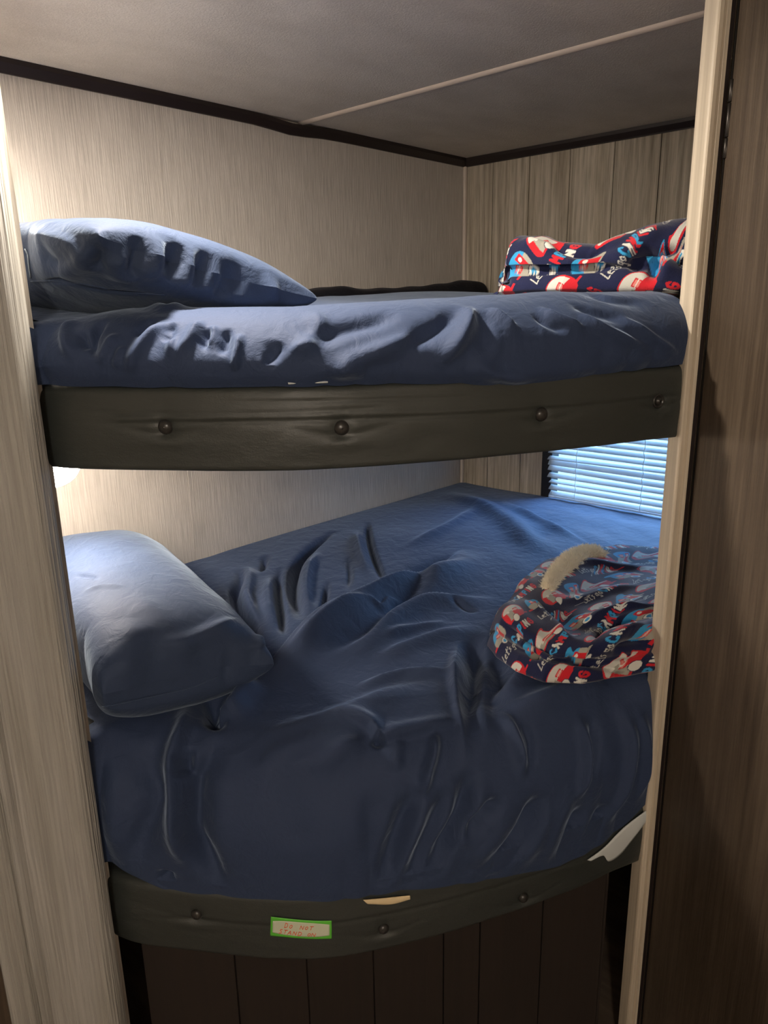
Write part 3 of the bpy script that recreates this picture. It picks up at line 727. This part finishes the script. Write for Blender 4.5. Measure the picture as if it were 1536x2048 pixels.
# open end of the lower pillowcase and seams
def cloth_tube(name, pts, r, mt, parent, n=8): return tube(name, pts, r, mt, parent, n)
def surf_pts(P, pxs, off=.002, n=40):
    C = P[::3, ::3]; a, b = C.shape[:2]
    bvh = BVHTree.FromPolygons([tuple(v) for v in C.reshape(-1, 3)], [(i*b+j, (i+1)*b+j, (i+1)*b+j+1, i*b+j+1) for i in range(a-1) for j in range(b-1)])
    out = []
    for q in resample(catmull(pxs, 60), n):
        h = bvh.ray_cast(Vector(CAM), Vector(ray(q)))
        if h[0] is not None: out.append(np.array(h[0])-ray(q)*off)
    return out
for (PP, pr, pxs) in ((PU, pu, [(62, 563), (120, 562), (180, 570), (245, 583), (330, 590)]), (PL, pl_, [(185, 1418), (280, 1398), (380, 1375), (440, 1350)])):
    q = surf_pts(PP, pxs, .0005)
    if len(q) > 3: tube('hem_seam', q, .0016, m_pillow, pr, 6)
q = surf_pts(PU, [(48, 495), (55, 510), (57, 530), (61, 556)], .004, 16)
if len(q) > 3: tube('loose_thread', q, .0013, mat('thread', (.35, .42, .5), .9), pu, 5)

# ------------------------------------------------------------------ camper print blankets
GL = {'C': [(.9, .8, .6, 1), (.6, 1, .2, .85), (.2, .85, .05, .5), (.05, .5, .2, .15), (.2, .15, .6, 0), (.6, 0, .9, .2)],
      'A': [(0, 0, .45, 1), (.45, 1, .9, 0), (.2, .38, .7, .38)],
      'M': [(0, 0, .1, 1), (.1, 1, .5, .4), (.5, .4, .9, 1), (.9, 1, 1, 0)],
      'P': [(.1, 0, .1, 1), (.1, 1, .7, .95), (.7, .95, .85, .72), (.85, .72, .65, .5), (.65, .5, .1, .48)],
      'I': [(.4, 0, .4, 1)],
      'N': [(.05, 0, .05, 1), (.05, 1, .85, 0), (.85, 0, .85, 1)],
      'G': [(.9, .8, .6, 1), (.6, 1, .2, .85), (.2, .85, .05, .5), (.05, .5, .2, .12), (.2, .12, .6, 0), (.6, 0, .9, .2), (.9, .2, .9, .5), (.9, .5, .55, .5)],
      'l': [(.5, 1, .1, 0), (.1, 0, .8, .1)],
      'e': [(.15, .3, .7, .42), (.7, .42, .5, .62), (.5, .62, .15, .45), (.15, .45, .2, .1), (.2, .1, .8, .08)],
      't': [(.5, .95, .3, .05), (.1, .62, .85, .68), (.3, .05, .6, .05)],
      's': [(.75, .6, .3, .5), (.3, .5, .7, .25), (.7, .25, .2, .02), (.1, .95, .2, .75)],
      'g': [(.7, .55, .25, .5), (.25, .5, .2, .15), (.2, .15, .7, .15), (.75, .6, .65, -.35), (.65, -.35, .15, -.3)],
      'o': [(.45, .6, .1, .35), (.1, .35, .35, .02), (.35, .02, .75, .25), (.75, .25, .45, .6)]}
NB = np.array([.012, .016, .058]); RD = np.array([.60, .018, .030]); BLU = np.array([.035, .32, .62]); GRY = np.array([.36, .35, .30]); WHT = np.array([.72, .72, .66]); PNK = np.array([.75, .25, .22])
def seg_d(X, Y, s):
    x0, y0, x1, y1 = s; ex, ey = x1-x0, y1-y0; l = ex*ex+ey*ey+1e-9
    t = np.clip(((X-x0)*ex+(Y-y0)*ey)/l, 0, 1); return np.hypot(X-x0-t*ex, Y-y0-t*ey)
def print_colour(U, V):
    """flat print: rows of little campers and of hand lettering; U, V in metres"""
    TW, TH = .160, .098
    U = U/1.25; V = V/1.25; row = np.floor(V/TH); U2 = U+row*.052; u = np.mod(U2, TW); v = np.mod(V, TH)
    col = np.broadcast_to(NB, U.shape+(3,)).copy()
    # campers, two per tile
    for c, (cx, kind) in enumerate(((.036, 0), (.112, 1))):
        x = (u-cx)/.030; y = (v-.062)/.024; flip = 1 if kind == 0 else -1; x = x*flip
        body = (np.abs(x)**2.3+np.abs(y*.98+.05*x)**2.6 < 1) & (y > -.72)
        rim = (np.abs(x)**2.3+np.abs(y)**2.6 < 1.28) & (y > -.86)
        top, low = ((BLU, GRY), (GRY, RD))[kind]
        if kind == 1: col[rim] = RD
        col[body] = low; col[body & (y > .12+.25*x)] = top if kind == 0 else WHT*.85
        if kind == 0: col[body & (np.abs(x-.45) < .24) & (y > -.6) & (y < .62)] = RD
        else: col[body & (np.abs(x-.35) < .30) & (y > -.7) & (y < .3)] = GRY
        wnd = (np.abs(x+.35) < .25) & (np.abs(y-.18) < .24); col[body & wnd] = RD; col[body & (np.abs(x+.35) < .18) & (np.abs(y-.18) < .17)] = PNK
        col[body & wnd & (np.abs(y-.18) < .03)] = WHT
        dot = np.hypot(x-.45, (y-.3)*.8) < .13; col[body & dot] = WHT
        wh = np.hypot(x-.05, (y+.78)*.8); col[wh < .34] = NB; col[wh < .30] = WHT; col[wh < .17] = BLU if kind == 0 else WHT
        ton = (x < -.8) & (x > -1.35) & (np.abs(y+.62) < .09); col[ton] = RD
    # lettering
    x0 = .004; h = .0185; vb = v-.008
    for ch, colr in zip('lets', [WHT]*4):
        w = .0085
        for s in GL[ch]: d = seg_d((u-x0)/h, vb/h, (s[0]*w/h, s[1]*.9, s[2]*w/h, s[3]*.9)); col[d*h < .0010] = colr*.8
        x0 += w
    x0 += .003
    for ch in 'go':
        w = .0095
        for s in GL[ch]: d = seg_d((u-x0)/h, vb/h, (s[0]*w/h, s[1]*.9, s[2]*w/h, s[3]*.9)); col[d*h < .0010] = WHT*.8
        x0 += w
    x0 += .001
    for ch, colr in zip('CAMPING', [BLU, WHT, RD, BLU, RD, WHT, RD]):
        w = .0075 if ch == 'I' else .0128
        for s in GL[ch]: d = seg_d((u-x0)/h, vb/h, (s[0]*(w-.0035)/h, s[1], s[2]*(w-.0035)/h, s[3])); col[d*h < .0021] = colr
        x0 += w
    return col
m_camp = mat('printed_fleece', (.02, .02, .05), .85, spec=.15, Sheen_Weight=.25, Sheen_Roughness=.5)
def _camp():
    m = m_camp; L = m.node_tree.links; b = m.node_tree.nodes['Principled BSDF']
    a = nd(m, 'ShaderNodeVertexColor'); a.layer_name = 'print'; L.new(a.outputs['Color'], b.inputs['Base Color'])
    n1 = nd(m, 'ShaderNodeTexNoise'); n1.inputs['Scale'].default_value = 480; n1.inputs['Detail'].default_value = 2; L.new(coords(m, (1, 1, 1)), n1.inputs['Vector'])
    b1 = nd(m, 'ShaderNodeBump'); b1.inputs['Strength'].default_value = .5; b1.inputs['Distance'].default_value = .0015; L.new(n1.outputs['Fac'], b1.inputs['Height']); L.new(b1.outputs['Normal'], b.inputs['Normal'])
_camp()
def blanket(P, U, V, name_label, parent_name='blanket'):
    me = grid_mesh(P); ca = me.color_attributes.new('print', 'FLOAT_COLOR', 'POINT')
    c = print_colour(U, V).reshape(-1, 3); c4 = np.ones((len(c), 4), np.float32); c4[:, :3] = c
    ca.data.foreach_set('color', c4.ravel()); o = link(parent_name, me, m_camp); tag(o, name_label, 'blanket'); return o
def arcs(P, axis):
    d = np.linalg.norm(np.diff(P, axis=axis), axis=-1); pad = [(0, 0), (0, 0)]; pad[axis] = (1, 0); return np.cumsum(np.pad(d, pad), axis)

# lower blanket: folded stack, folds to the front, swept from left (y=-.98) to the foot wall
nT, nQ = 440, 880
T_ = np.linspace(0, 1, nT)
def lower_profile(t):
    # front line in plan x(y), rounded at the left end
    xf = float(np.interp(t, [0, .12, .3, .5, .7, .85, 1], [-1.365, -1.41, -1.435, -1.435, -1.395, -1.315, -1.215]))
    xb = float(np.interp(t, [0, .1, .25, .5, 1], [-.98, -.80, -.62, -.50, -.44]))
    e = math.sqrt(max(0, 1-(1-min(1, t/.13))**2)); e2 = .35+.65*e
    z0 = .636; h1 = .042*e2; h2 = .085*e2+.012*math.sin(t*9); h3 = h2+.012*e
    mid = .4*xf+.6*xb
    return [(xf+.25, z0), (xf+.06, z0+.002), (xf+.004, z0+.012*e2), (xf, z0+h1*.6), (xf+.014, z0+h1), (xf+.030, z0+h1*1.08), (xf+.034, z0+h1*1.2), (xf+.022, z0+h2*.72), (xf+.034, z0+h2*.95),
            (xf+.08, z0+h2+.006), (xf+.16, z0+h2-.006), (xf+.26, z0+h3-.004), (mid, z0+h3-.012), (.3*xf+.7*xb, z0+h3-.014), (xb-.03, z0+h2*.75), (xb, z0+.02*e2), (xb-.01, z0+.002)]
P = np.zeros((nT, nQ, 3)); y0, y1 = -.955, Y_FOOT+.012
for i, t in enumerate(T_):
    c = resample(catmull(lower_profile(t), 500), nQ); P[i, :, 0] = c[:, 0]; P[i, :, 2] = c[:, 1]
    shear = .18*np.clip((-.95-c[:, 0])/.5, 0, 1)*(1-t)                 # left end pulled towards the foot at the front
    P[i, :, 1] = y0+(y1-y0)*t-shear
N = normals(P)
if N[nT//2, int(nQ*.7), 2] < 0: N = -N
FB = [
 ([(985, 1190), (1040, 1200), (1080, 1230), (1130, 1275), (1180, 1290)], .010, .010, .02),
 ([(1000, 1245), (1040, 1270), (1090, 1295), (1130, 1330)], -.012, .008, .010),
 ([(1310, 1205), (1260, 1215), (1200, 1235), (1160, 1262)], .010, .008, .02),
 ([(1310, 1228), (1250, 1240), (1200, 1262), (1170, 1290)], -.012, .008, .008),
 ([(1305, 1250), (1260, 1262), (1215, 1290), (1190, 1310)], .010, .008, .012),
 ([(1305, 1285), (1260, 1290), (1220, 1305)], -.014, .008, .010),
 ([(1310, 1130), (1250, 1135), (1180, 1125), (1130, 1140)], .006, .014, .02),
 ([(1310, 1170), (1230, 1180), (1150, 1200), (1090, 1205)], .007, .014, .02),
 ([(1090, 1300), (1150, 1320), (1220, 1335), (1290, 1350)], -.010, .008, .008),
 ([(1060, 1320), (1075, 1312), (1090, 1320)], -.012, .008, .008),
 ([(1240, 1340), (1250, 1365), (1260, 1380)], -.008, .008, .010),
]
d = folds(P, N, FB, 1.5)+.0028*waves(P, 22, 10, 40)+.0008*waves(P, 70, 10, 41)
P = P+N*d[..., None]
A_ = arcs(P, 1); Bq = np.broadcast_to(T_[:, None]*(y0-y1), A_.shape)
ang = math.radians(20)
Uq = A_*math.cos(ang)+Bq*math.sin(ang); Vq = -Bq*math.cos(ang)+A_*math.sin(ang)+1.0
b1 = blanket(P, Uq, Vq, 'folded camper print fleece blanket with cream fluffy lining edge on the lower bunk')
# fluffy lining turned out along its far left edge: a strip of many small tufts
cen = surf_pts(P, [(1095, 1178), (1112, 1150), (1135, 1128), (1160, 1110), (1192, 1102)], 0.0, 60)
wid = np.interp(np.linspace(0, 1, len(cen)), [0, .3, .7, 1], [.010, .018, .030, .034])
V = []; F = []
for i, c in enumerate(cen):
    tdir = cen[min(i+1, len(cen)-1)]-cen[max(i-1, 0)]; tdir /= np.linalg.norm(tdir); sd = np.cross(tdir, (0, 0, 1)); sd /= np.linalg.norm(sd)
    for k in range(150):
        q = rng.uniform(-1, 1); p = c+sd*wid[i]*q+tdir*rng.uniform(-.007, .007)+np.array([0, 0, .009*math.sqrt(1-q*q)-.003+.004*math.sin(i*1.1+q*5)])
        dr = rng.normal(size=3)*.7+np.array([0, 0, .75])+sd*q*.9; dr /= np.linalg.norm(dr); L_ = rng.uniform(.009, .018); n0 = len(V)
        a = np.cross(dr, (0.3, 1, .2)); a /= np.linalg.norm(a); b_ = np.cross(dr, a); r_ = .0013
        V += [p+r_*a, p-r_*.5*a+r_*.87*b_, p-r_*.5*a-r_*.87*b_, p+dr*L_]
        F += [(n0, n0+1, n0+3), (n0+1, n0+2, n0+3), (n0+2, n0, n0+3)]
o = link('fleece_lining', mesh_raw(V, F), mat('sherpa_cream', (.86, .78, .62), .95, Sheen_Weight=.3), b1); o['kind'] = 'stuff'; o['label'] = 'cream fluffy lining turned outward'

# upper blanket: soft lower layer with a draped heap on it
nT, nQ = 460, 620; T_ = np.linspace(0, 1, nT)
top_px = [(982, 520), (988, 490), (1010, 474), (1045, 469), (1090, 470), (1110, 479), (1160, 484), (1200, 487), (1240, 470), (1300, 448), (1345, 438), (1400, 436), (1440, 440)]
ya, yb = -1.030, Y_FOOT+.012
XF = lambda t: float(np.interp(t, [0, .08, .4, .75, 1], [-1.255, -1.29, -1.27, -1.20, -1.17]))
tp = []
for q in top_px:
    # the crest of the heap stands 9 cm behind its front line
    v = ray(q); best = None
    for t in np.linspace(0, 1, 400):
        p = np.array([XF(t)+.09, ya+(yb-ya)*t]); h = v[:2]/np.linalg.norm(v[:2]); e = abs((p-CAM[:2])@np.array([-h[1], h[0]]))
        if best is None or e < best[0]: best = (e, t, CAM[2]+np.linalg.norm(p-CAM[:2])/np.linalg.norm(v[:2])*v[2])
    tp.append(best[1:])
tp = sorted(tp); tt_ = [a for a, _ in tp]; tz_ = [b for _, b in tp]
def upper_profile(t):
    xf = XF(t); zt = float(np.interp(t, tt_, tz_)); z0 = 1.416
    e = math.sqrt(max(0, 1-(1-min(1, t/.06))**2)); e = .4+.6*e
    zt = z0+(zt-z0)*e; h1 = .052*e; cr = z0+h1
    return [(xf+.2, z0), (xf+.05, z0), (xf+.006, z0+.010), (xf, z0+h1*.55), (xf+.012, z0+h1*.95), (xf+.024, cr+.002), (xf+.028, cr+.006), (xf+.018, cr+(zt-cr)*.22), (xf+.024, cr+(zt-cr)*.5), (xf+.045, cr+(zt-cr)*.85), (xf+.09, zt),
            (xf+.15, zt-.01), (xf+.24, zt-.035), (xf+.34, z0+.05), (xf+.40, z0+.02), (xf+.40, z0)]
P = np.zeros((nT, nQ, 3))
for i, t in enumerate(T_):
    c = resample(catmull(upper_profile(t), 400), nQ); P[i, :, 0] = c[:, 0]; P[i, :, 2] = c[:, 1]; P[i, :, 1] = ya+(yb-ya)*t
N = normals(P)
if N[nT//2, int(nQ*.75), 2] < 0: N = -N
FBU = [
 ([(1305, 575), (1308, 545), (1320, 520), (1345, 500), (1380, 490)], -.016, .010, .010),
 ([(1330, 570), (1335, 530), (1360, 505)], .012, .014, .020),
 ([(1100, 478), (1140, 495), (1180, 500), (1230, 490)], -.012, .010, .012),
 ([(1040, 475), (1090, 490), (1120, 500)], .007, .010, .014),
 ([(1200, 520), (1250, 505), (1300, 470), (1340, 445)], .008, .014, .018),
 ([(1250, 525), (1290, 515), (1310, 490)], -.014, .012, .014),
 ([(1005, 545), (1010, 560), (1005, 575)], -.010, .008, .010),
 ([(1010, 540), (1060, 538), (1120, 540), (1200, 537), (1260, 528)], -.008, .006, .006),
]
d = folds(P, N, FBU, 1.4)+.003*waves(P, 20, 10, 50)+.0010*waves(P, 75, 10, 51)
P = P+N*d[..., None]
P[..., 1] = np.maximum(P[..., 1], Y_FOOT+.006)
A_ = arcs(P, 1); Bq = np.broadcast_to(T_[:, None]*(ya-yb), A_.shape)
ang = math.radians(22)
Uq = A_*math.cos(ang)+Bq*math.sin(ang)+.05; Vq = -Bq*math.cos(ang)+A_*math.sin(ang)+1.02
b2 = blanket(P, Uq, Vq, 'crumpled camper print fleece blanket heaped at the right end of the upper bunk')

# ------------------------------------------------------------------ reading lamps on the end wall
def reading_lamp(c, mt, label):
    e = empty('reading_lamp', (L_END, c[1], c[2]), label, 'lamp', 'bunk reading lamps')
    V = []; F = []; n, k = 20, 40; rx, rz = .070, .062
    zt = c[2]+.035
    for i in range(n+1):
        a = (math.pi/2)*i/n
        for j in range(k):
            b_ = 2*math.pi*j/k; r = rx*math.cos(a)**.9 if i < n else 0.001
            V.append((c[0]+.0+r*math.cos(b_), c[1]+r*math.sin(b_), zt-rz*math.sin(a)))
    for i in range(n): F += [(i*k+j, i*k+(j+1) % k, (i+1)*k+(j+1) % k, (i+1)*k+j) for j in range(k)]
    F.append(tuple(range(k))[::-1])
    me = mesh_raw(V, F); s = link('lamp_shade', me, mt, e, smooth=True)
    V = [(c[0]+r_*math.cos(2*math.pi*j/k), c[1]+r_*math.sin(2*math.pi*j/k), z_) for (r_, z_) in ((.071, zt), (.074, zt+.003), (.073, zt+.010), (.03, zt+.014), (.012, zt+.022), (.012, zt+.026)) for j in range(k)]
    F = [(i*k+j, (i*k+(j+1) % k), (i+1)*k+(j+1) % k, (i+1)*k+j) for i in range(5) for j in range(k)]+[tuple(range(k))[::-1], tuple(range(5*k, 6*k))]
    link('light_block_cap', mesh_raw(V, F), m_batten, e, smooth=True)  # opaque cap added over the glass to hold its light off the ceiling
    tube('arm', [(L_END+.010, c[1], zt+.018), (.5*(L_END+c[0]), c[1], zt+.020), (c[0], c[1], zt+.020)], .006, m_batten, e)
    box('wall_plate', (L_END+.0005, L_END+.011, c[1]-.04, c[1]+.04, zt-.03, zt+.045), m_batten, e, bev=.003)
    return e
reading_lamp(LAMP_LO, m_lamps[0], 'lit dome reading lamp glowing at the left just under the upper bunk rail')
reading_lamp(LAMP_UP, m_lamps[1], 'lit dome reading lamp above the upper bunk pillow, hidden behind the left post')

# ------------------------------------------------------------------ hand-lettered label stuck on the lower rail
cor = [(543, 1829), (663, 1837), (663, 1873), (542, 1867)]
K = [find_on_rail(q) for q in cor]
def on_label(u, v, off):
    """u 0..1 to the right, v 0..1 upward"""
    s = (K[0][0]*(1-u)+K[1][0]*u)*v+(K[3][0]*(1-u)+K[2][0]*u)*(1-v)
    z = (K[0][1]*(1-u)+K[1][1]*u)*v+(K[3][1]*(1-u)+K[2][1]*u)*(1-v)
    c = fc_at(np.array(s))+fc_n(np.array(s))*(.0052+off); return (c[0], c[1], z)
def patch(name, u0, u1, v0, v1, off, mt, parent, bow=0.0, th=.0004):
    n, m = 40, 14; P = np.zeros((n, m, 3))
    for i in range(n):
        for j in range(m):
            u = i/(n-1); v = j/(m-1); w_ = (2*u-1); sq = 1-bow*abs(w_)**3
            P[i, j] = on_label(u0+(u1-u0)*u, .5*(v0+v1)+(v-.5)*(v1-v0)*sq, off)
    o = link(name, grid_mesh(P), mt, parent); sm = o.modifiers.new('s', 'SOLIDIFY'); sm.thickness = th; sm.offset = 0; return o
mg = mat('label_green', (.12, .55, .05), .5); mw = mat('label_paper', (.62, .66, .50), .6); mo = mat('orange_ink', (.80, .10, .015), .6)
LBL = empty('warning_label', on_label(.5, .5, 0), 'green bordered sticker handwritten DO NOT STAND ON stuck to the lower bunk rail', 'label')
patch('card', 0, 1, 0, 1, .0, mg, LBL)
patch('paper', .035, .965, .12, .88, .0007, mw, LBL, bow=.22)
GL['D'] = [(.1, 0, .1, 1), (.1, 1, .7, .85), (.7, .85, .9, .5), (.9, .5, .7, .12), (.7, .12, .1, 0)]
GL['O'] = [(.5, 1, .12, .75), (.12, .75, .1, .25), (.1, .25, .5, 0), (.5, 0, .88, .25), (.88, .25, .9, .75), (.9, .75, .5, 1)]
GL['T'] = [(.5, 0, .5, 1), (.05, 1, 1.0, 1)]
GL['S'] = [(.85, .9, .4, 1), (.4, 1, .15, .78), (.15, .78, .7, .45), (.7, .45, .75, .15), (.75, .15, .1, .02)]
txt = [('D', .225, .52, .055, .26), ('O', .305, .52, .045, .18), ('N', .48, .51, .06, .20), ('O', .56, .51, .045, .17), ('T', .625, .50, .065, .20),
       ('S', .135, .20, .055, .22), ('T', .205, .20, .06, .20), ('A', .28, .18, .065, .20), ('N', .365, .18, .06, .19), ('D', .445, .17, .065, .20), ('O', .60, .18, .05, .14), ('N', .665, .16, .065, .18)]
for ch, u, v, w_, h_ in txt:
    V = []; F = []
    for (x0, y0_, x1, y1_) in GL[ch]:
        sl = .022
        a = np.array([u+x0*w_+sl*y0_, v+y0_*h_]); b_ = np.array([u+x1*w_+sl*y1_, v+y1_*h_]); asp = 3.2
        e = (b_-a)*np.array([asp, 1]); e /= np.linalg.norm(e); nn = np.array([-e[1]/asp, e[0]])*.014
        q = [a-nn, b_-nn, b_+nn, a+nn]; n0 = len(V)
        V += [on_label(p[0], p[1], .0010) for p in q]+[on_label(p[0], p[1], .0014) for p in q]
        F += [tuple(n0+i for i in f) for f in ((0, 1, 2, 3), (7, 6, 5, 4), (0, 4, 5, 1), (1, 5, 6, 2), (2, 6, 7, 3), (3, 7, 4, 0))]
    link('letter', mesh_raw(V, F), mo, LBL)
